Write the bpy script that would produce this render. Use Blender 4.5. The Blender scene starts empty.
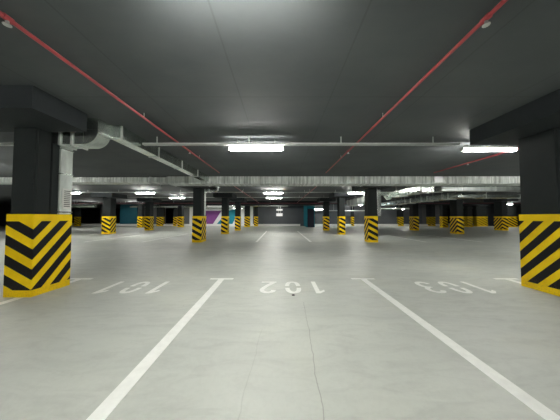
import bpy, bmesh, math, random
from mathutils import Vector, Matrix
random.seed(7)
C = bpy.context.scene.collection
SC = bpy.context.scene

# ---------------------------------------------------------------- camera, world, exposure
EYE = 1.2
cam = bpy.data.objects.new('camera', bpy.data.cameras.new('camera'))
C.objects.link(cam); SC.camera = cam
cam.data.sensor_width = 36; cam.data.lens = 36*210/560
cam.data.clip_start = 0.05; cam.data.clip_end = 200
cam.location = (0, 0, EYE)
cam.rotation_euler = (math.pi/2 + math.atan(7/210), 0, 0)
w = bpy.data.worlds.new('world'); SC.world = w; w.use_nodes = True
w.node_tree.nodes['Background'].inputs[0].default_value = (0.6, 0.65, 0.7, 1)
w.node_tree.nodes['Background'].inputs[1].default_value = 0.02
vs = SC.view_settings
vs.view_transform = 'Standard'; vs.look = 'None'; vs.gamma = 1; vs.use_curve_mapping = False
vs.exposure = 1.43
LAMP = 50.0          # emission of the tube diffusers
LAMP_COLOR = (1.0, 0.985, 0.93, 1)

CEIL = 2.86; CAPZ = 2.57

# ---------------------------------------------------------------- materials
def s2l(r, g, b):
    f = lambda c: (c/255/12.92) if c/255 <= .04045 else ((c/255+.055)/1.055)**2.4
    return (f(r), f(g), f(b), 1)

def new_mat(name):
    m = bpy.data.materials.new(name); m.use_nodes = True
    nt = m.node_tree; b = nt.nodes['Principled BSDF']
    return m, nt, b

def N(nt, t, **k):
    n = nt.nodes.new(t)
    for a, v in k.items(): setattr(n, a, v)
    return n

def math_n(nt, op, a, b=None, c=None):
    n = N(nt, 'ShaderNodeMath', operation=op)
    for i, v in enumerate((a, b, c)):
        if v is None: continue
        if isinstance(v, (int, float)): n.inputs[i].default_value = v
        else: nt.links.new(v, n.inputs[i])
    return n.outputs[0]

def mixc(nt, fac, a, b):
    n = N(nt, 'ShaderNodeMix', data_type='RGBA')
    if isinstance(fac, (int, float)): n.inputs[0].default_value = fac
    else: nt.links.new(fac, n.inputs[0])
    for i, v in ((6, a), (7, b)):
        if isinstance(v, tuple): n.inputs[i].default_value = v
        else: nt.links.new(v, n.inputs[i])
    return n.outputs[2]

def ramp(nt, fac, p0, p1):
    n = N(nt, 'ShaderNodeMapRange'); n.clamp = True
    nt.links.new(fac, n.inputs[0]); n.inputs[1].default_value = p0; n.inputs[2].default_value = p1
    return n.outputs[0]

def noise(nt, vec, scale, detail=4, rough=.55, dist=0):
    n = N(nt, 'ShaderNodeTexNoise'); nt.links.new(vec, n.inputs['Vector'])
    n.inputs['Scale'].default_value = scale; n.inputs['Detail'].default_value = detail
    n.inputs['Roughness'].default_value = rough; n.inputs['Distortion'].default_value = dist
    return n.outputs[0]

def mapping(nt, vec, scale=(1, 1, 1), rot=(0, 0, 0)):
    n = N(nt, 'ShaderNodeMapping'); nt.links.new(vec, n.inputs[0])
    n.inputs['Scale'].default_value = scale; n.inputs['Rotation'].default_value = rot
    return n.outputs[0]

def bump(nt, b, h, strength, dist=.01):
    n = N(nt, 'ShaderNodeBump'); n.inputs['Strength'].default_value = strength
    n.inputs['Distance'].default_value = dist
    nt.links.new(h, n.inputs['Height']); nt.links.new(n.outputs[0], b.inputs['Normal'])

def paint(name, col, rough=.6, var=.12, scale=3, metallic=0, bmp=.15, spec=.5):
    m, nt, b = new_mat(name)
    tc = N(nt, 'ShaderNodeTexCoord').outputs['Object']
    nz = noise(nt, tc, scale)
    lo = tuple(c*(1-var) for c in col[:3])+(1,); hi = tuple(min(1, c*(1+var)) for c in col[:3])+(1,)
    nt.links.new(mixc(nt, ramp(nt, nz, .3, .7), lo, hi), b.inputs['Base Color'])
    b.inputs['Roughness'].default_value = rough; b.inputs['Metallic'].default_value = metallic
    b.inputs['Specular IOR Level'].default_value = spec
    if bmp: bump(nt, b, noise(nt, tc, scale*25, 3), bmp, .003)
    return m

def emis(name, col, s):
    m, nt, b = new_mat(name)
    b.inputs['Base Color'].default_value = (.8, .8, .8, 1)
    b.inputs['Emission Color'].default_value = col; b.inputs['Emission Strength'].default_value = s
    return m

def line_dist(nt, sep, a, b_):
    """distance in the floor plane from the straight line a-b"""
    dx, dy = b_[0]-a[0], b_[1]-a[1]; L = math.hypot(dx, dy); nx, ny = -dy/L, dx/L
    t = math_n(nt, 'MULTIPLY', sep.outputs[0], nx)
    t = math_n(nt, 'MULTIPLY_ADD', sep.outputs[1], ny, t)
    t = math_n(nt, 'SUBTRACT', t, nx*a[0]+ny*a[1])
    return t

def floor_mat():
    m, nt, b = new_mat('polished_concrete')
    tc = N(nt, 'ShaderNodeTexCoord').outputs['Object']
    n1 = noise(nt, mapping(nt, tc, (.35, .9, 1), (0, 0, .25)), 1.0, 6, .6, .6)
    n2 = noise(nt, mapping(nt, tc, (1, 3.2, 1), (0, 0, .35)), 2.2, 6, .65, 1.2)
    n3 = noise(nt, tc, 26, 4, .6)
    base = mixc(nt, ramp(nt, n1, .3, .7), s2l(183, 188, 182), s2l(202, 206, 197))
    base = mixc(nt, math_n(nt, 'MULTIPLY', ramp(nt, n2, .46, .76), .42), base, s2l(160, 163, 159))
    base = mixc(nt, math_n(nt, 'MULTIPLY', ramp(nt, n3, .45, .8), .16), base, s2l(156, 158, 152))
    n4 = noise(nt, mapping(nt, tc, (1, 1, 1)), .8, 3, .5)
    base = mixc(nt, math_n(nt, 'MULTIPLY', ramp(nt, n4, .55, .75), .22), base, s2l(205, 203, 182))
    # small chips
    v = N(nt, 'ShaderNodeTexVoronoi'); nt.links.new(tc, v.inputs['Vector']); v.inputs['Scale'].default_value = 2.6
    chip = math_n(nt, 'LESS_THAN', v.outputs['Distance'], .022)
    base = mixc(nt, math_n(nt, 'MULTIPLY', chip, .45), base, s2l(105, 105, 100))
    # tyre tracks beside the near column
    # cracks
    wob = noise(nt, tc, 1.7, 5, .6)
    sep = N(nt, 'ShaderNodeSeparateXYZ'); nt.links.new(tc, sep.inputs[0])
    wv = math_n(nt, 'MULTIPLY', math_n(nt, 'SUBTRACT', wob, .5), .10)
    for a, b_, amt, y0, y1 in (((.33, 2.95), (.26, 1.29), .42, 0.2, 3.0), ((-.21, 2.0), (-.26, 1.26), .16, .2, 2.3)):
        d = math_n(nt, 'ABSOLUTE', math_n(nt, 'ADD', line_dist(nt, sep, a, b_), wv))
        on = math_n(nt, 'SUBTRACT', 1, ramp(nt, d, .0015, .0055))
        on = math_n(nt, 'MULTIPLY', on, math_n(nt, 'LESS_THAN', sep.outputs[1], y1))
        on = math_n(nt, 'MULTIPLY', on, math_n(nt, 'GREATER_THAN', sep.outputs[1], y0))
        base = mixc(nt, math_n(nt, 'MULTIPLY', on, amt), base, s2l(95, 95, 90))
    nt.links.new(base, b.inputs['Base Color'])
    r = N(nt, 'ShaderNodeMapRange'); nt.links.new(n2, r.inputs[0])
    r.inputs[1].default_value = .3; r.inputs[2].default_value = .7
    r.inputs[3].default_value = .42; r.inputs[4].default_value = .6
    nt.links.new(r.outputs[0], b.inputs['Roughness'])
    bump(nt, b, n3, .12, .004)
    return m

def ceiling_mat():
    m, nt, b = new_mat('dark_painted_concrete_ceiling')
    tc = N(nt, 'ShaderNodeTexCoord').outputs['Object']
    n1 = noise(nt, mapping(nt, tc, (.6, 1, 1)), 1.1, 5, .6)
    n2 = noise(nt, tc, 30, 4, .6)
    base = mixc(nt, ramp(nt, n1, .3, .7), s2l(76, 80, 82), s2l(88, 92, 93))
    sep = N(nt, 'ShaderNodeSeparateXYZ'); nt.links.new(tc, sep.inputs[0])
    def joint(sock, off, per, wd, amt, base):
        t = math_n(nt, 'FRACT', math_n(nt, 'DIVIDE', math_n(nt, 'ADD', sock, off), per))
        d = math_n(nt, 'MULTIPLY', math_n(nt, 'ABSOLUTE', math_n(nt, 'SUBTRACT', t, .5)), per)
        on = math_n(nt, 'SUBTRACT', 1, ramp(nt, d, wd*.4, wd))
        return mixc(nt, math_n(nt, 'MULTIPLY', on, amt), base, s2l(58, 60, 60))
    base = joint(sep.outputs[0], .55+.625+12.5, 1.25, .012, .35, base)
    base = joint(sep.outputs[1], 1.25-2.85+25, 2.5, .012, .35, base)
    nt.links.new(base, b.inputs['Base Color'])
    b.inputs['Roughness'].default_value = .78; b.inputs['Specular IOR Level'].default_value = .3
    bump(nt, b, n2, .2, .003)
    return m

def stripe_mat():
    m, nt, b = new_mat('black_and_yellow_warning_paint')
    tc = N(nt, 'ShaderNodeTexCoord').outputs['Object']
    sep = N(nt, 'ShaderNodeSeparateXYZ'); nt.links.new(tc, sep.inputs[0])
    nrm = N(nt, 'ShaderNodeSeparateXYZ'); nt.links.new(N(nt, 'ShaderNodeNewGeometry').outputs['True Normal'], nrm.inputs[0])
    side = math_n(nt, 'ROUND', nrm.outputs[0])
    x, y, z = sep.outputs
    v = math_n(nt, 'MULTIPLY_ADD', x, .55, z)
    v = math_n(nt, 'SUBTRACT', v, math_n(nt, 'MULTIPLY', math_n(nt, 'MULTIPLY', side, y), 1.12))
    v = math_n(nt, 'ADD', v, 3.0 - .145 + .075)
    blk = math_n(nt, 'LESS_THAN', math_n(nt, 'FRACT', math_n(nt, 'DIVIDE', v, .3)), .53)
    blk = math_n(nt, 'MULTIPLY', blk, math_n(nt, 'GREATER_THAN', z, .105))
    blk = math_n(nt, 'MULTIPLY', blk, math_n(nt, 'LESS_THAN', z, 1.135))
    nz = noise(nt, tc, 6, 5)
    yel = mixc(nt, ramp(nt, nz, .35, .75), s2l(248, 212, 8), s2l(236, 196, 4))
    base = mixc(nt, blk, yel, s2l(22, 22, 24))
    dirt = noise(nt, tc, 45, 5, .7)
    low = math_n(nt, 'SUBTRACT', 1, ramp(nt, z, .0, .25))
    base = mixc(nt, math_n(nt, 'MULTIPLY', math_n(nt, 'MULTIPLY', ramp(nt, dirt, .5, .62), low), .35), base, s2l(120, 110, 80))
    nt.links.new(base, b.inputs['Base Color'])
    b.inputs['Roughness'].default_value = .55; b.inputs['Specular IOR Level'].default_value = .22
    return m

def duct_mat(name, ribs=0, col=(222, 230, 224), rough=.24, metal=.97):
    m, nt, b = new_mat(name)
    tc = N(nt, 'ShaderNodeTexCoord').outputs['Object']
    n1 = noise(nt, mapping(nt, tc, (3, 3, 1)), 2, 4, .6)
    c = s2l(*col)
    base = mixc(nt, ramp(nt, n1, .3, .7), tuple(q*.75 for q in c[:3])+(1,), tuple(min(1, q*1.15) for q in c[:3])+(1,))
    if ribs:
        sep = N(nt, 'ShaderNodeSeparateXYZ'); nt.links.new(tc, sep.inputs[0])
        wv = math_n(nt, 'SINE', math_n(nt, 'MULTIPLY', sep.outputs[0], ribs))
        n3 = noise(nt, mapping(nt, tc, (9, .5, .5)), 1.5, 3, .6)
        bump(nt, b, math_n(nt, 'ADD', wv, n3), .7, .02)
        base = mixc(nt, math_n(nt, 'MULTIPLY', ramp(nt, n3, .42, .66), .6), base, s2l(112, 120, 117))
    else:
        bump(nt, b, noise(nt, tc, 5, 2), .12, .01)
    nt.links.new(base, b.inputs['Base Color'])
    b.inputs['Metallic'].default_value = metal; b.inputs['Roughness'].default_value = rough
    return m

M = dict(
    floor=floor_mat(), ceiling=ceiling_mat(), stripe=stripe_mat(),
    column=paint('dark_grey_column_paint', s2l(42, 46, 46), .7, .08, spec=.12),
    beam=paint('dark_beam_paint', s2l(50, 54, 56), .7, .08, spec=.12),
    wall=paint('charcoal_wall_paint', s2l(84, 88, 92), .7, .08, 1),
    wallg=paint('grey_wall_paint', s2l(100, 102, 104), .7, .08, 1),
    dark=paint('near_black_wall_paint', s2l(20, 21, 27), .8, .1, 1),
    outer=paint('outer_wall_concrete', s2l(52, 54, 58), .8, .12, 1),
    white=paint('white_road_paint', s2l(243, 245, 240), .55, .05, 12, spec=.4),
    kerb=paint('white_kerb_paint', s2l(228, 228, 224), .6, .04, 4),
    plaster=paint('white_wall_paint', s2l(222, 224, 222), .7, .04, 2),
    purple=paint('purple_wall_paint', s2l(120, 62, 130), .7, .05, 2),
    teal=paint('teal_wall_paint', s2l(8, 128, 145), .7, .05, 2),
    tealc=paint('dark_teal_paint', s2l(22, 92, 108), .7, .06, 2),
    navy=paint('shaded_teal_door_paint', s2l(20, 30, 52), .6, .06, 2),  # unlit teal front face, its shade put into a dark base colour
    red=paint('red_sprinkler_pipe_paint', s2l(160, 62, 66), .4, .08, 6),
    maroon=paint('dark_maroon_pipe_paint', s2l(92, 48, 56), .5, .08, 6),
    chrome=paint('bright_steel', s2l(205, 208, 208), .3, .04, 9, metallic=.8),
    steel=paint('galvanised_steel_tray', s2l(205, 209, 206), .45, .1, 5, metallic=.5),
    housing=paint('white_lamp_housing', s2l(215, 216, 212), .5, .02, 5),
    duct=duct_mat('galvanised_duct_sheet'),
    ductr=duct_mat('ribbed_foil_duct', 95, (235, 242, 236), .4, .1),
    ductm=duct_mat('matt_duct_sheet', 0, (215, 222, 217), .4, .1),
    ductd=duct_mat('dull_duct_sheet', 0, (170, 176, 173), .4, .7),
    grille=paint('grille_slats', s2l(120, 122, 120), .5, .1, 9, metallic=.4),
    black=paint('black_rubber', s2l(18, 18, 18), .7, .05),
    signglow=emis('glowing_white_sign', (1, 1, .97, 1), .25),  # weak emission added to brighten the sign panel and top bar
    lamp=emis('lit_tube_diffuser', LAMP_COLOR, LAMP),
)

# ---------------------------------------------------------------- helpers
def add_box(bm, x0, x1, y0, y1, z0, z1, bev=0):
    ret = bmesh.ops.create_cube(bm, size=1, matrix=Matrix.Translation(((x0+x1)/2, (y0+y1)/2, (z0+z1)/2)) @ Matrix.Diagonal((x1-x0, y1-y0, z1-z0, 1)))
    if bev:
        es = {e for v in ret['verts'] for e in v.link_edges}
        bmesh.ops.bevel(bm, geom=list(es), offset=bev, segments=2, affect='EDGES')

def add_vbev_box(bm, x0, x1, y0, y1, z0, z1, bev):
    """box whose upright edges only are rounded"""
    ret = bmesh.ops.create_cube(bm, size=1, matrix=Matrix.Translation(((x0+x1)/2, (y0+y1)/2, (z0+z1)/2)) @ Matrix.Diagonal((x1-x0, y1-y0, z1-z0, 1)))
    es = [e for e in {e for v in ret['verts'] for e in v.link_edges} if abs(e.verts[0].co.z-e.verts[1].co.z) > .01]
    bmesh.ops.bevel(bm, geom=es, offset=bev, segments=3, affect='EDGES')

def add_rod(bm, a, b, r, seg=12):
    a, b = Vector(a), Vector(b); d = b-a
    q = d.to_track_quat('Z', 'Y').to_matrix().to_4x4()
    bmesh.ops.create_cone(bm, cap_ends=True, segments=seg, radius1=r, radius2=r, depth=d.length, matrix=Matrix.Translation((a+b)/2) @ q)

def add_cone(bm, a, b, r1, r2, seg=12):
    a, b = Vector(a), Vector(b); d = b-a
    q = d.to_track_quat('Z', 'Y').to_matrix().to_4x4()
    bmesh.ops.create_cone(bm, cap_ends=True, segments=seg, radius1=r1, radius2=r2, depth=d.length, matrix=Matrix.Translation((a+b)/2) @ q)

def add_prism_xy(bm, pts, z0, z1):
    lo = [bm.verts.new((x, y, z0)) for x, y in pts]; hi = [bm.verts.new((x, y, z1)) for x, y in pts]
    bm.faces.new(lo[::-1]); bm.faces.new(hi); n = len(pts)
    for i in range(n): bm.faces.new((lo[i], lo[(i+1) % n], hi[(i+1) % n], hi[i]))

def add_prism_xz(bm, pts, y0, y1):
    lo = [bm.verts.new((x, y0, z)) for x, z in pts]; hi = [bm.verts.new((x, y1, z)) for x, z in pts]
    bm.faces.new(lo); bm.faces.new(hi[::-1]); n = len(pts)
    for i in range(n): bm.faces.new((lo[i], hi[i], hi[(i+1) % n], lo[(i+1) % n]))

def obj(name, bm, m, parent=None, smooth=False, loc=None):
    bmesh.ops.recalc_face_normals(bm, faces=bm.faces)
    me = bpy.data.meshes.new(name); bm.to_mesh(me); bm.free()
    me.materials.append(M[m])
    if smooth:
        for p in me.polygons: p.use_smooth = True
    o = bpy.data.objects.new(name, me); C.objects.link(o)
    if parent: o.parent = parent
    if loc: o.location = loc
    return o

def pieces(name, bm, m, parent):
    """one part object for every separate piece in bm"""
    bm.verts.ensure_lookup_table(); seen = set(); out = []
    for v in bm.verts:
        if v in seen: continue
        isl, st = [], [v]; seen.add(v)
        while st:
            a = st.pop(); isl.append(a)
            for e in a.link_edges:
                b = e.other_vert(a)
                if b not in seen: seen.add(b); st.append(b)
        nb = bmesh.new(); mp = {a: nb.verts.new(a.co) for a in isl}
        for f in {f for a in isl for f in a.link_faces}: nb.faces.new([mp[a] for a in f.verts])
        out.append(obj(name, nb, m, parent))
    bm.free(); return out

def tag(o, label, cat, group=None, kind=None):
    o['label'] = label; o['category'] = cat
    if group: o['group'] = group
    o['kind'] = kind or 'thing'
    return o

def thing(name, label, cat, loc=(0, 0, 0), group=None):
    o = bpy.data.objects.new(name, None); C.objects.link(o)
    o.location = loc; o.empty_display_size = .1
    return tag(o, label, cat, group)

def struct(name, bm, m, label=None, cat=None):
    o = obj(name, bm, m); o['kind'] = 'structure'
    if label: o['label'] = label
    if cat: o['category'] = cat
    return o

def dup(root, loc, label, group=None):
    r = root.copy(); C.objects.link(r); r.location = loc; r['label'] = label
    if group: r['group'] = group
    for ch in list(root.children):
        c = ch.copy(); C.objects.link(c); c.parent = r
        for g in list(ch.children):
            d = g.copy(); C.objects.link(d); d.parent = c
    return r

def box(*a, **k):
    bm = bmesh.new(); add_box(bm, *a, **k); return bm

# ---------------------------------------------------------------- the setting
XL, XR, YN, YF = -42, 42, -7, 41
struct('floor', box(XL, XR, YN, YF, -.15, 0), 'floor', 'smooth pale grey concrete garage floor with fine cracks', 'floor')
struct('ceiling', box(XL, XR, YN, YF, CEIL, CEIL+.2), 'ceiling', 'dark grey painted concrete ceiling slab with faint joints', 'ceiling')
struct('wall_left', box(XL-.2, XL, YN, YF, 0, CEIL), 'outer', 'dark outer wall at the far left of the garage', 'wall')
struct('wall_right', box(XR, XR+.2, YN, YF, 0, CEIL), 'outer', 'dark outer wall at the far right of the garage', 'wall')
struct('wall_rear', box(XL, XR, YN-.2, YN, 0, CEIL), 'outer', 'dark wall behind the viewer', 'wall')
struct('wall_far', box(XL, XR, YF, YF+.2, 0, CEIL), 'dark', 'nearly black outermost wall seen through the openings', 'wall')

WB = 28.0        # front of the back wall
def wx(px): return (px-280)*WB/210
def wall_piece(name, pa, pb, m, label, z0=0, z1=CEIL, th=.25):
    return struct(name, box(wx(pa), wx(pb), WB, WB+th, z0, z1), m, label, 'wall')
wall_piece('wall_back', 253, 303, 'wall', 'charcoal back wall straight ahead behind the white hanging sign')
wall_piece('wall_back_right', 303, 422, 'wall', 'charcoal back wall right of the teal core')
wall_piece('wall_back_mural', 196, 253, 'plaster', 'white back wall carrying the purple and teal shapes')
wall_piece('wall_back_grey', 182.5, 189.5, 'wallg', 'grey wall strip left of the near left ventilation riser')
wall_piece('wall_back_white', 189.5, 196, 'plaster', 'narrow white wall strip beside the second left column')
wall_piece('wall_back_slate', 142, 165, 'wallg', 'slate grey wall between the black openings on the left')
wall_piece('wall_back_teal', 120, 137, 'tealc', 'teal painted wall piece far back on the left')
wall_piece('wall_back_left', 100, 114, 'outer', 'dark wall piece far back on the left behind the striped column')
wall_piece('wall_back_slate_right', 422, 441, 'wallg', 'grey wall piece far right behind the paired mustard pillars')
wall_piece('wall_back_far_left', -20, 66, 'outer', 'dark wall piece at the far left behind the nearest column')
wall_piece('wall_back_far_right', 484, 600, 'outer', 'dark wall piece at the far right')
struct('trim_1', box(wx(84), wx(300), WB-.3, WB-.004, 0, .27, bev=.01), 'kerb', 'low white kerb along the foot of the left back wall', 'kerb')
struct('trim_2', box(wx(314), wx(440), WB-.3, WB-.004, 0, .27, bev=.01), 'kerb', 'low white kerb along the foot of the right back wall', 'kerb')
# projecting teal core
core = struct('wall_core', box(3.15, 4.06, 24.6, WB, 0, CEIL), 'teal', 'teal painted wall core projecting beside the charcoal back wall', 'wall')
struct('door_1', box(3.22, 3.98, 24.55, 24.6, 0, 2.15, bev=.01), 'navy', 'door in the teal core with its shade put into a dark colour', 'door')
# beams
struct('beam_cross', box(-12.6, 5.2, 21.9, 22.5, 2.42, CEIL), 'beam', 'dark cross beam under the ceiling before the back wall', 'beam')
struct('beam_cross_right', box(10, 18, 21.9, 22.4, 2.5, CEIL), 'beam', 'dark cross beam under the ceiling at the far right', 'beam')

# mural shapes on the white wall
def mural_poly(name, pts, m, parent):
    bm = bmesh.new(); add_prism_xz(bm, [(wx(px), EYE+(217-py)*WB/210) for px, py in pts], -.012, -.001)
    return obj(name, bm, m, parent)
mu = thing('wall_mural', 'purple and teal angular mural painted on the white back wall', 'mural', (0, WB, 0))
mural_poly('purple_shape', [(200, 210.8), (221.5, 210.8), (213, 223.9), (200, 223.9)], 'purple', mu)
mural_poly('teal_shape', [(228.5, 210.5), (237, 209), (236.2, 216), (232.5, 223.9), (217, 223.9)], 'teal', mu)

# ---------------------------------------------------------------- floor markings
def line_thing(name, label, x, y0, y1, tee, wd=.11, gap=None, skew=0):
    bm = bmesh.new(); add_prism_xy(bm, [(x+skew-wd/2, y0), (x+skew+wd/2, y0), (x+wd/2, gap[0] if gap else y1), (x-wd/2, gap[0] if gap else y1)], 0, .003)
    t = thing(name, label, 'line', (0, 0, 0), 'white bay lines')
    obj('stripe', bm, 'white', t)
    if gap:
        bm = bmesh.new(); add_box(bm, x-wd/2, x+wd/2, gap[1], y1, 0, .003); obj('stripe', bm, 'white', t)
    if tee:
        bm = bmesh.new(); add_box(bm, x-.225, x+.225, y1, y1+.075, 0, .003); obj('end_bar', bm, 'white', t)
    return t
line_thing('bay_line', 'long white bay line left of number 102 with a crossbar end', -1.13, -1.0, 4.08, True, skew=.07)
line_thing('bay_line', 'long white bay line right of number 102 with a crossbar end', 1.61, -1.0, 4.08, True, skew=.03)
line_thing('bay_line', 'white bay line with crossbar at the foot of the near left column', -3.87, -1.0, 4.08, True, gap=(3.16, 3.77))
line_thing('bay_line', 'white bay line with crossbar at the foot of the near right column', 4.38, -1.0, 4.08, True, gap=(3.155, 3.72))
for x, lab in ((-1.13, 'left of the two white lines in the middle distance'), (1.48, 'right of the two white lines in the middle distance')):
    line_thing('bay_line', lab, x, 10.1, 18, False, .11)
for x, lab in ((-9.4, 'faint white line between the two left column rows'), (-6.6, 'faint white line left of the second left column'),
               (7.0, 'faint white line right of the second right column'), (9.7, 'faint white line before the grey far right column')):
    line_thing('bay_line', lab, x, 10.1, 15, False, .11)

def ring_pts(cx, cy, rx, ry, a0, a1, n=14, ex=2.6):
    out = []
    for i in range(n+1):
        a = math.radians(a0+(a1-a0)*i/n); c, s = math.cos(a), math.sin(a)
        out.append((cx+math.copysign(abs(c)**(2/ex), c)*rx, cy+math.copysign(abs(s)**(2/ex), s)*ry))
    return out
def stroke(bm, pts, wd):
    """ribbon of width wd along pts in the plane"""
    L, R = [], []
    for i, p in enumerate(pts):
        a = Vector(pts[max(0, i-1)]); b = Vector(pts[min(len(pts)-1, i+1)]); d = (b-a).normalized()
        n = Vector((-d.y, d.x))*wd/2; p = Vector(p); L.append(p+n); R.append(p-n)
    add_prism_xy(bm, [tuple(q) for q in L]+[tuple(q) for q in reversed(R)], 0, .003)
DW, DH, ST = .27, .60, .075
def digit_bm(d):
    bm = bmesh.new(); w2, h2 = DW/2-ST/2, DH/2-ST/2
    if d == '0':
        stroke(bm, ring_pts(0, 0, w2, h2, 5, 175), ST); stroke(bm, ring_pts(0, 0, w2, h2, 185, 355), ST)
    elif d == '1':
        add_prism_xy(bm, [(-.005, -DH/2), (.07, -DH/2), (.07, DH/2), (.005, DH/2), (-.085, DH/2-.09), (-.085, DH/2-.16), (-.005, DH/2-.09)], 0, .003)
    elif d == '2':
        pts = ring_pts(0, h2-.13, w2, .13, 172, -10, 12, 2.2)+[(w2-.03, .02), (w2-.09, -.10), (-w2+.02, -h2+.03)]
        stroke(bm, pts, ST); add_box(bm, -DW/2, DW/2, -DH/2, -DH/2+ST, 0, .003)
    elif d == '3':
        up = ring_pts(0, .135, w2, .12, 165, -75, 12, 2.2)
        lo = ring_pts(0, -.125, w2, .135, 75, -165, 12, 2.2)
        stroke(bm, up, ST); stroke(bm, lo, ST); add_box(bm, -.035, .05, -.02, .035, 0, .003)
    return bm
def bay_number(txt, cx, label):
    t = thing('bay_number', label, 'number', (cx, 3.64, 0), 'white bay numbers on the floor')
    t.rotation_euler = (0, 0, math.pi)
    for i, d in enumerate(txt):
        o = obj('digit', digit_bm(d), 'white', t); o.location = ((i-1)*.42, 0, 0)
    return t
bay_number('101', -2.47, 'white 101 painted upside down on the floor beside the left column')
bay_number('102', .22, 'white 102 painted upside down in the middle bay')
bay_number('103', 2.98, 'white 103 painted upside down on the floor near the right column')
bm = bmesh.new(); add_cone(bm, (0, 0, 0), (0, 0, .006), .026, .02, 14)
tag(obj('floor_plug', bm, 'black', loc=(.205, 3.27, 0)), 'small black plug in the floor just before the zero of 102', 'plug')

# ---------------------------------------------------------------- columns
CG = 'dark concrete columns with striped yellow and black bases'
def column(x0, x1, y0, y1, label, cap=(.45, .45), caps=None, near=None, phase=0.0):
    """x0..x1 and y0..y1 = outer faces of the painted base"""
    t = thing('concrete_column', label, 'column', ((x0+x1)/2, y0, 0), CG)
    W = (x1-x0)/2; D = y1-y0; i = .015
    bm = bmesh.new()
    if near == 'left':      # shallow shaft, groove and pier behind it above the long painted base
        add_vbev_box(bm, -W+i+.01, W-i, i, .24, 1.2, CEIL-.002, .025)
        obj('shaft', bm, 'column', t)
        bm = bmesh.new(); add_vbev_box(bm, -W+i+.02, W-.03, .25, .37, 1.2, 2.415, .008)
        obj('rear_pier', bm, 'column', t)
    else:
        add_vbev_box(bm, -W+i, W-i, i, D-i, 1.2, CAPZ+.002, .02)
        obj('shaft', bm, 'column', t)
    bm = bmesh.new(); add_box(bm, -W+phase, W+phase, 0, D, 0, 1.245, bev=.006)
    obj('striped_base', bm, 'stripe', t, loc=(-phase, 0, 0))
    cx0, cx1, cy0, cy1 = caps if caps else (-W-cap[0], W+cap[0], -cap[1], D+cap[1])
    obj('capital', box(cx0, cx1, cy0, cy1, CAPZ, CEIL), 'beam', t)
    return t
column(-4.135, -3.715, 3.17, 3.76, 'largest striped column at the left edge with a ventilation riser',
       caps=(-1.0, .81, -.58, .17), near='left')
column(4.21, 4.73, 3.16, 3.71, 'largest striped column cut by the right edge of the view',
       caps=(-.85, 1.1, -.62, .80), phase=.11)
column(-4.15, -3.71, 9.93, 10.58, 'second column in the left row with a silver riser on its right side')
column(4.19, 4.65, 9.98, 10.46, 'second column in the right row with a grey riser on its right side')
column(-4.16, -3.71, 14.85, 15.35, 'third column in the left row in front of the mural')
column(4.05, 4.46, 14.35, 14.9, 'third column in the right row')
column(-4.02, -3.56, 18.7, 19.2, 'fourth column in the left row just right of the teal mural shape')
column(3.90, 4.40, 18.7, 19.2, 'fourth column in the right row just right of the teal core')
column(-12.6, -12.0, 14.85, 15.4, 'striped column standing alone between the left edge column and the first pair of lamps')
column(-12.12, -11.65, 18.8, 19.4, 'striped column in the outer left row under the pair of lamps')
column(-16.3, -15.75, 24.0, 24.5, 'dim distant striped column beside the teal wall piece')
column(-12.0, -11.5, 24.6, 25.2, 'dim distant striped column right of the black opening')
column(-4.25, -3.6, 25.0, 25.5, 'dim distant striped column left of the charcoal back wall')
column(-3.35, -2.85, 27.0, 27.5, 'farthest striped column touching the left end of the charcoal wall')
column(12.5, 13.0, 14.85, 15.5, 'striped column in the outer right row under the long silver duct')
column(11.8, 12.3, 18.6, 19.2, 'fourth striped column of the outer right row, half shaded')
column(19.65, 20.2, 18.6, 19.33, 'striped column just left of the right edge column')
column(18.5, 19.1, 23.9, 24.4, 'dim striped column close behind the outer right row')
column(22.5, 23.1, 25.2, 25.7, 'dim narrow striped column right of the outer right row')
column(25.2, 26.6, 26.9, 27.4, 'wide dim mustard based column in the dark far right')
column(26.7, 27.8, 24.6, 25.2, 'dim checkered looking striped column beside the right edge column')
# pillars standing on the kerb against the back wall
def wall_pillar(pa, pb, label, z0=0.0):
    t = thing('wall_pillar', label, 'pillar', (wx((pa+pb)/2), WB-.355, 0), 'slim pillars at the back wall')
    W = (wx(pb)-wx(pa))/2*.985
    obj('shaft', box(-W+.01, W-.01, .01, .33, 1.2, CEIL), 'beam', t)
    bm = bmesh.new(); add_box(bm, -W, W, 0, .33, .0, 1.2); obj('striped_base', bm, 'stripe', t)
wall_pillar(396.6, 402, 'yellow based pillar against the charcoal wall right of the second right column')
wall_pillar(350.4, 353.2, 'narrow yellow based pillar between two right row columns')
wall_pillar(426, 429.6, 'left of the paired mustard based pillars above the white kerb')
wall_pillar(430, 433.4, 'right of the paired mustard based pillars above the white kerb')
wall_pillar(158, 165, 'mustard based pillar beside the black opening on the left')
wall_pillar(174.6, 178, 'mustard based pillar on the right side of the black opening')
wall_pillar(77, 81.5, 'pale mustard based pillar far left in the dark')

# ---------------------------------------------------------------- ducts
def flange_x(bm, x, y0, y1, z0, z1, t=.03, g=.02):      # frame around a duct that runs along x
    add_box(bm, x-t/2, x+t/2, y0-g, y1+g, z0-g, min(z1+g, CEIL))
def flange_y(bm, y, x0, x1, z0, z1, t=.03, g=.02):
    add_box(bm, x0-g, x1+g, y-t/2, y+t/2, z0-g, min(z1+g, CEIL))
def elbow_bm(cx, cz, r0, r1, y0, y1, a0, a1, n=10):
    bm = bmesh.new(); prev = None
    for i in range(n+1):
        a = math.radians(a0+(a1-a0)*i/n)
        q = [bm.verts.new((cx+math.cos(a)*r, y, cz+math.sin(a)*r)) for r, y in ((r0, y0), (r1, y0), (r1, y1), (r0, y1))]
        if prev:
            for k in range(4): bm.faces.new((prev[k], prev[(k+1) % 4], q[(k+1) % 4], q[k]))
        else: bm.faces.new(q[::-1])
        prev = q
    bm.faces.new(prev); return bm

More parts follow.
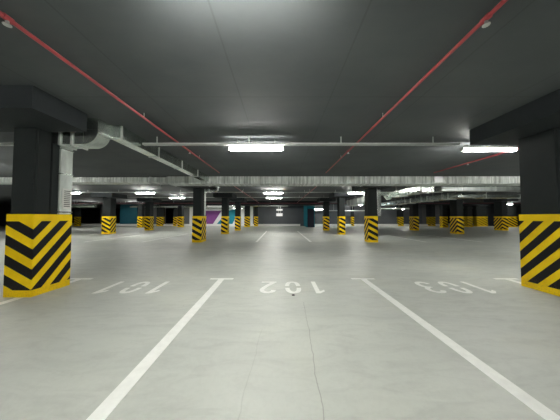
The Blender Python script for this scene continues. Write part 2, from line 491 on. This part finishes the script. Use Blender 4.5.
def riser(label, loc, run, grille=True):
    """drop beside a column with elbow at the top; origin at the column's front right floor corner"""
    t = thing('ventilation_duct', label, 'duct', loc, 'ventilation ducts rising beside the columns')
    # upright part, over the rear of the painted base
    dr = obj('drop', box(-.26, -.006, .375, .575, 1.247, 2.50, bev=.006), 'ductm', t)
    bm = bmesh.new()
    for z in (1.275, 1.93, 2.36): add_box(bm, -.27, .006, .368, .582, z, z+.02)
    pieces('joint_band', bm, 'duct', dr)
    if grille:
        bm = bmesh.new()
        add_box(bm, -.004, .008, .405, .545, 1.34, 1.69); g = obj('grille', bm, 'housing', t)
        bm = bmesh.new()
        for k in range(9): add_box(bm, .006, .012, .425, .525, 1.375+k*.033, 1.392+k*.033)
        pieces('slat', bm, 'grille', g)
    # horizontal neck
    y0, y1 = .30, .56
    obj('neck', box(-.26, .43, y0, y1, 2.42, 2.62, bev=.005), 'duct', t)
    bm = bmesh.new()
    for x in (.04, .24): flange_x(bm, x, y0, y1, 2.42, 2.62)
    pieces('flange', bm, 'steel', t)
    obj('elbow', elbow_bm(.43, 2.66, .04, .24, y0, y1, -90, 0), 'duct', t, smooth=False)
    bm = bmesh.new(); add_box(bm, .47, .67, y0, y1, 2.66, CEIL-.002, bev=.004)
    pieces('upper_neck', bm, 'duct', t)
    if run:
        a, b = run
        obj('long_run', box(.61, .835, a, b, CEIL-.235, CEIL-.004, bev=.004), 'duct', t)
        bm = bmesh.new(); y = a+.04
        while y < b-.05:
            flange_y(bm, y, .61, .835, CEIL-.235, CEIL-.02, .025, .014); y += 1.18
        pieces('run_flange', bm, 'steel', t)
    return t
riser('silver duct rising beside the nearest left column and running back under the ceiling', (-3.715, 3.17, 0), (.56, 5.28))
riser('small silver duct rising beside the second left column', (-3.71, 9.93, 0), (-.66, .30), grille=False)

# big ribbed trunk duct across the hall
TY0, TY1 = 8.5, 9.25
tr = thing('trunk_duct', 'wide ribbed silver duct crossing the hall under the ceiling', 'duct', (0, 0, 0))
obj('trunk_body', box(-4.6, 10.5, TY0, TY1, 2.56, CEIL-.004, bev=.015), 'ductr', tr)
obj('trunk_reducer', box(-12.5, -4.6, TY0+.05, TY1-.1, 2.62, CEIL-.03, bev=.015), 'ductr', tr)
bm = bmesh.new()
for x in (-5.3, -4.6, -3.1, -.33, 1.62, 3.55, 5.6, 7.9, 9.3): flange_x(bm, x, TY0, TY1, 2.56, CEIL-.03, .035, .012)
pieces('trunk_flange', bm, 'steel', tr)
bm = bmesh.new(); add_box(bm, 6.25, 6.62, TY0-.06, TY0, 2.60, 2.83, bev=.01)
obj('access_hatch', bm, 'chrome', tr)
bm = bmesh.new(); add_box(bm, 3.45, 3.52, TY0-.03, TY0, 2.68, 2.80); obj('damper_handle', bm, 'chrome', tr)

# branch ducts running back on the right
def duct_y(label, x0, x1, y0, y1, z0, z1, step, m='duct', extra=None):
    t = thing('branch_duct', label, 'duct', (0, 0, 0), 'branch ducts on the right')
    obj('duct_body', box(x0, x1, y0, y1, z0, z1, bev=.01), m, t)
    bm = bmesh.new(); y = y0+.05
    while y < y1: flange_y(bm, y, x0, x1, z0, z1, .04, .018); y += step
    pieces('duct_flange', bm, 'steel', t)
    bm = bmesh.new(); y = max(y0+.4, 9.6)
    while y < y1:
        for x in (x0-.03, x1+.03): add_rod(bm, (x, y, z0-.02), (x, y, CEIL), .008, 6)
        add_box(bm, x0-.05, x1+.05, y-.02, y+.02, z0-.028, z0-.001)
        y += 1.6
    pieces('hanger', bm, 'steel', t)
    return t
b1 = duct_y('bright silver duct under the trunk duct right of the second right column', 6.3, 6.85, 9.3, 12.1, 2.32, 2.62, .95)
bm = bmesh.new()
add_cone(bm, (6.36, 12.3, 2.42), (6.36, 12.3, 2.2), .30, .12, 4); add_box(bm, 6.2, 6.7, 12.1, 12.5, 2.36, 2.58)
obj('end_funnel', bm, 'duct', b1)
obj('side_outlet', box(4.75, 6.3, 10.85, 11.05, 2.33, 2.5), 'duct', b1)
obj('outlet_riser', box(4.70, 4.87, 10.12, 10.34, 1.25, 2.565, bev=.005), 'duct', b1)
obj('outlet_link', box(4.75, 4.87, 10.34, 10.85, 2.33, 2.5), 'duct', b1)
duct_y('dull framed duct seen left of the second right column', 5.3, 5.9, 12.7, 16.8, 2.08, 2.5, .75, 'ductd')
b2 = duct_y('long low silver duct going back over the outer right column', 8.3, 8.95, 10.3, 17.5, 2.11, 2.36, 1.5)
obj('cross_leg', box(8.3, 16.5, 9.75, 10.3, 2.10, 2.24, bev=.01), 'duct', b2)
bm = bmesh.new()
for x in (9.6, 11.2, 12.8, 14.4, 16.0):
    flange_x(bm, x, 9.75, 10.3, 2.10, 2.24, .04, .015); add_rod(bm, (x, 9.74, 2.1), (x, 9.74, CEIL), .008, 6)
pieces('cross_leg_flange', bm, 'steel', b2)
t = thing('branch_duct', 'wavy silver duct just under the trunk duct at far right', 'duct', (0, 0, 0), 'branch ducts on the right')
obj('duct_body', box(7.2, 12.5, 9.3, 9.7, 2.36, 2.555, bev=.03), 'ductd', t)
bm = bmesh.new()
for x in (8.1, 9.6, 11.0): flange_x(bm, x, 9.3, 9.7, 2.36, 2.553, .03, .012); add_rod(bm, (x, 9.5, 2.36), (x, 9.5, CEIL), .01, 6)
pieces('duct_flange', bm, 'steel', t)

# far round ducts and pipes
def pipe_x(name, label, cat, x0, x1, y, z, r, m, group=None, couple=2.4, hang=True, seg=16):
    t = thing(name, label, cat, (0, y, z), group)
    bm = bmesh.new(); add_rod(bm, (x0, 0, 0), (x1, 0, 0), r, seg); obj('pipe_run', bm, m, t, smooth=False)
    bm = bmesh.new(); x = x0+couple/2
    while x < x1: add_rod(bm, (x-.03, 0, 0), (x+.03, 0, 0), r*1.14+.004, seg); x += couple
    pieces('coupling', bm, m, t)
    if hang:
        bm = bmesh.new(); x = x0+couple
        while x < x1: add_rod(bm, (x, 0, 0), (x, 0, CEIL-z), .012, 6); x += couple
        pieces('hanger', bm, 'steel', t)
    return t
pipe_x('service_pipe', 'thick silver pipe in the far left distance', 'pipe', -26, -19, 21.6, 2.36, .17, 'duct')
pipe_x('service_pipe', 'thin pale pipe above the thick silver pipe on the left', 'pipe', -27, -15, 22.0+.9, 2.68, .05, 'chrome')
pipe_x('service_pipe', 'silver pipe high along the charcoal back wall', 'pipe', -6, 1.0, 26.3, 2.62, .12, 'duct')
pipe_x('service_pipe', 'pale pipe high along the wall right of the teal core', 'pipe', 4.4, 11.5, 26.6, 2.0, .06, 'chrome')
pipe_x('service_pipe', 'bright silver pipe before the wall right of the second right column', 'pipe', 12.6, 17.2, 26.4, 2.33, .17, 'duct')
pipe_x('service_pipe', 'dull pipe above the black openings on the left', 'pipe', -18.5, -9, 25.95, 2.5, .12, 'duct')
pipe_x('service_pipe', 'dull pipe in front of the mural', 'pipe', -10, -4.5, 26.75, 2.30, .1, 'duct')
pipe_x('sprinkler_main', 'dark red sprinkler main crossing the hall before the far beam', 'pipe', -26, 28, 21.7, 2.62, .055, 'maroon', couple=5)

# ---------------------------------------------------------------- cable trays
def tray(label, x0, x1, y, z=2.69):
    t = thing('cable_tray', label, 'tray', (0, y, z), 'steel cable trays across the ceiling')
    bm = bmesh.new(); add_box(bm, x0, x1, -.04, .04, 0, .006); add_box(bm, x0, x1, -.04, -.034, 0, .04); add_box(bm, x0, x1, .034, .04, 0, .04)
    obj('tray_body', bm, 'steel', t)
    bm = bmesh.new(); x = x0+.3
    while x < x1: add_box(bm, x-.012, x+.012, -.035, -.029, .03, CEIL-z); x += 1.9
    pieces('hanger', bm, 'steel', t)
    bm = bmesh.new(); add_rod(bm, (x0, 0, .016), (x1, 0, .016), .01, 8); obj('cable', bm, 'housing', t)
tray('nearest cable tray crossing above the two front tube lights', -2.84, 3.72, 4.32)
tray('cable tray glimpsed left of the nearest left column', -9.5, -4.78, 4.32)
tray('cable tray behind the trunk duct above the second row of lamps', -14, 10, 12.88, 2.70)
tray('cable tray above the third row of lamps', -14, 4.4, 16.25, 2.70)

# ---------------------------------------------------------------- sprinkler pipes
def sprinkler(x, y0, y1, z, heads, label):
    t = thing('sprinkler_pipe', label, 'pipe', (x, 0, z), 'red sprinkler pipes along the ceiling')
    bm = bmesh.new(); add_rod(bm, (0, y0, 0), (0, y1, 0), .0175, 12); obj('pipe_run', bm, 'red', t, smooth=False)
    for h in heads:
        bm = bmesh.new(); add_rod(bm, (0, h-.03, 0), (0, h+.03, 0), .024, 12); pieces('coupling', bm, 'red', t)
        bm = bmesh.new(); add_rod(bm, (0, h, 0), (0, h, -.05), .012, 8); hd = obj('sprinkler_head', bm, 'chrome', t)
        bm = bmesh.new(); add_cone(bm, (0, h, -.05), (0, h, -.056), .026, .026, 12); obj('deflector', bm, 'chrome', hd)
    bm = bmesh.new(); y = y0+.7
    while y < y1: add_rod(bm, (0, y, 0), (0, y, CEIL-z), .005, 6); y += 2.3
    pieces('hanger', bm, 'steel', t)
sprinkler(-2.17, -2, 7.45, 2.78, (1.62, 5.0), 'red sprinkler pipe running back on the left of the ceiling')
sprinkler(1.64, -2, 7.45, 2.78, (1.62, 5.0), 'red sprinkler pipe running back on the right of the ceiling')
sprinkler(5.50, 4.6, 7.45, 2.78, (6.1,), 'short visible red sprinkler pipe behind the right tube light')
sprinkler(-2.17, 9.4, 21.6, 2.66, (12.2, 15.8), 'dim red sprinkler pipe beyond the trunk duct on the left')
sprinkler(1.75, 9.4, 21.6, 2.66, (12.2, 15.8), 'dim red sprinkler pipe beyond the trunk duct on the right')

# ---------------------------------------------------------------- tube lights
LG = 'white tube lights on the ceiling'
def lamp0(drop=CEIL-2.645):
    t = thing('tube_light', 'x', 'lamp', (0, 0, 0), LG)
    bm = bmesh.new(); add_box(bm, -.575, .575, -.045, .045, .035, .07, bev=.008)
    for s in (-1, 1): add_box(bm, s*.575-.01, s*.575+.01, -.045, .045, -.022, .065, bev=.005)
    obj('housing', bm, 'housing', t)
    bm = bmesh.new(); add_box(bm, -.565, .565, -.04, .04, -.02, .037, bev=.012)
    obj('diffuser', bm, 'lamp', t)
    bm = bmesh.new()
    for s in (-1, 1): add_rod(bm, (s*.4, 0, .065), (s*.4, 0, drop), .005, 6)
    pieces('hanger', bm, 'steel', t)
    return t
spots = [(-.51, 4.45, 'nearest tube light in view, left of centre'),
         (4.52, 4.50, 'tube light touching the right edge column'),
         (-.42, 12.75, 'upper of the two central tube lights beyond the trunk duct'),
         (-.46, 16.1, 'lower of the two central tube lights beyond the trunk duct'),
         (-8.2, 12.75, 'left tube light of the pair over the outer left columns'),
         (-7.9, 16.1, 'right tube light of the pair over the outer left columns'),
         (4.72, 12.75, 'tube light left of the second right column'),
         (-12.7, 12.75, 'tube light half hidden right of the left edge duct'),
         (-20.5, 22.4, 'small distant tube light at the far left'),
         (-15.5, 22.4, 'distant tube light over the teal wall piece'),
         (-8.0, 22.9, 'distant tube light before the mural'),
         (25.9, 23.9, 'distant tube light glowing beside the right edge column'),
         (-.45, 24.6, 'distant tube light before the charcoal back wall'),
         (-10.2, 25.4, 'added unseen tube light behind the far beam before the mural'),  # this lamp and the next are added behind the beam to brighten the kerb
         (-5.6, 25.9, 'added unseen tube light behind the far beam beside the dim left columns'),
         (9.4, 25.4, 'added tube light before the charcoal wall left of the narrow pillar'),  # extra lamp added to lift the right back wall and kerb
         (-.35, 1.22, 'tube light just above the top edge of the view'),
         (-.45, -4.6, 'added unseen tube light behind the viewer'),  # unseen lamps from here down are added to light the floor
         (-8.0, 4.45, 'added unseen tube light out of view left of the left edge column'),
         (-5.9, -2.2, 'added unseen tube light behind the viewer on the left'),
         (5.9, -2.2, 'added unseen tube light behind the viewer on the right'),
         (-3.2, -2.0, 'added unseen tube light behind the viewer slightly left'),
         (3.0, -2.0, 'added unseen tube light behind the viewer slightly right'),
         (-9.6, 6.3, 'added tube light outside the view left of the nearest duct'),  # side lamps added out of frame to brighten the middle floor
         (10.0, 6.3, 'added tube light outside the view right of the nearest right column'),
         (-13.5, 9.2, 'added tube light outside the view at the left end of the trunk duct'),
         (14.0, 9.2, 'added tube light outside the view at the right end of the trunk duct'),
         (21, 14.5, 'added unseen tube light in the hidden right part of the hall'),
         (15.9, 11.2, 'added tube light outside the view beyond the right edge column'),
         (9.6, 4.45, 'added unseen tube light out of view right of the right edge column'),
         (-21, 14.5, 'added unseen tube light in the hidden left part of the hall')]
L0 = lamp0(); used = False
for x, y, lab in spots:
    z = 2.645
    if not used: L0.location = (x, y, z); L0['label'] = lab; used = True
    else: dup(L0, (x, y, z), lab, LG)

low = [(14.7, 25.0, 'small tube light before the charcoal wall on the right'), (4.75, 25.6, 'small distant tube light right of the teal core')]
L1 = lamp0(CEIL-2.13); L1.location = (low[0][0], low[0][1], 2.13); L1['label'] = low[0][2]
L1.rotation_euler = (0, 0, math.radians(70))
L2 = dup(L1, (low[1][0], low[1][1], 2.13), low[1][2], LG)
L2.rotation_euler = (0, 0, 0)

# ---------------------------------------------------------------- hanging sign
t = thing('hanging_sign', 'small white sign hanging in front of the charcoal back wall', 'sign', (-.07, 24.2, 0))
obj('sign_panel', box(-.36, .36, -.02, .02, 1.30, 1.63, bev=.005), 'signglow', t)
bm = bmesh.new()
for s in (-1, 1): add_rod(bm, (s*.12, 0, 1.63), (s*.12, 0, CEIL), .02, 8)
pieces('hanger', bm, 'plaster', t)
obj('top_bar', box(-.36, .36, -.05, .05, 1.93, 2.12, bev=.01), 'signglow', t)
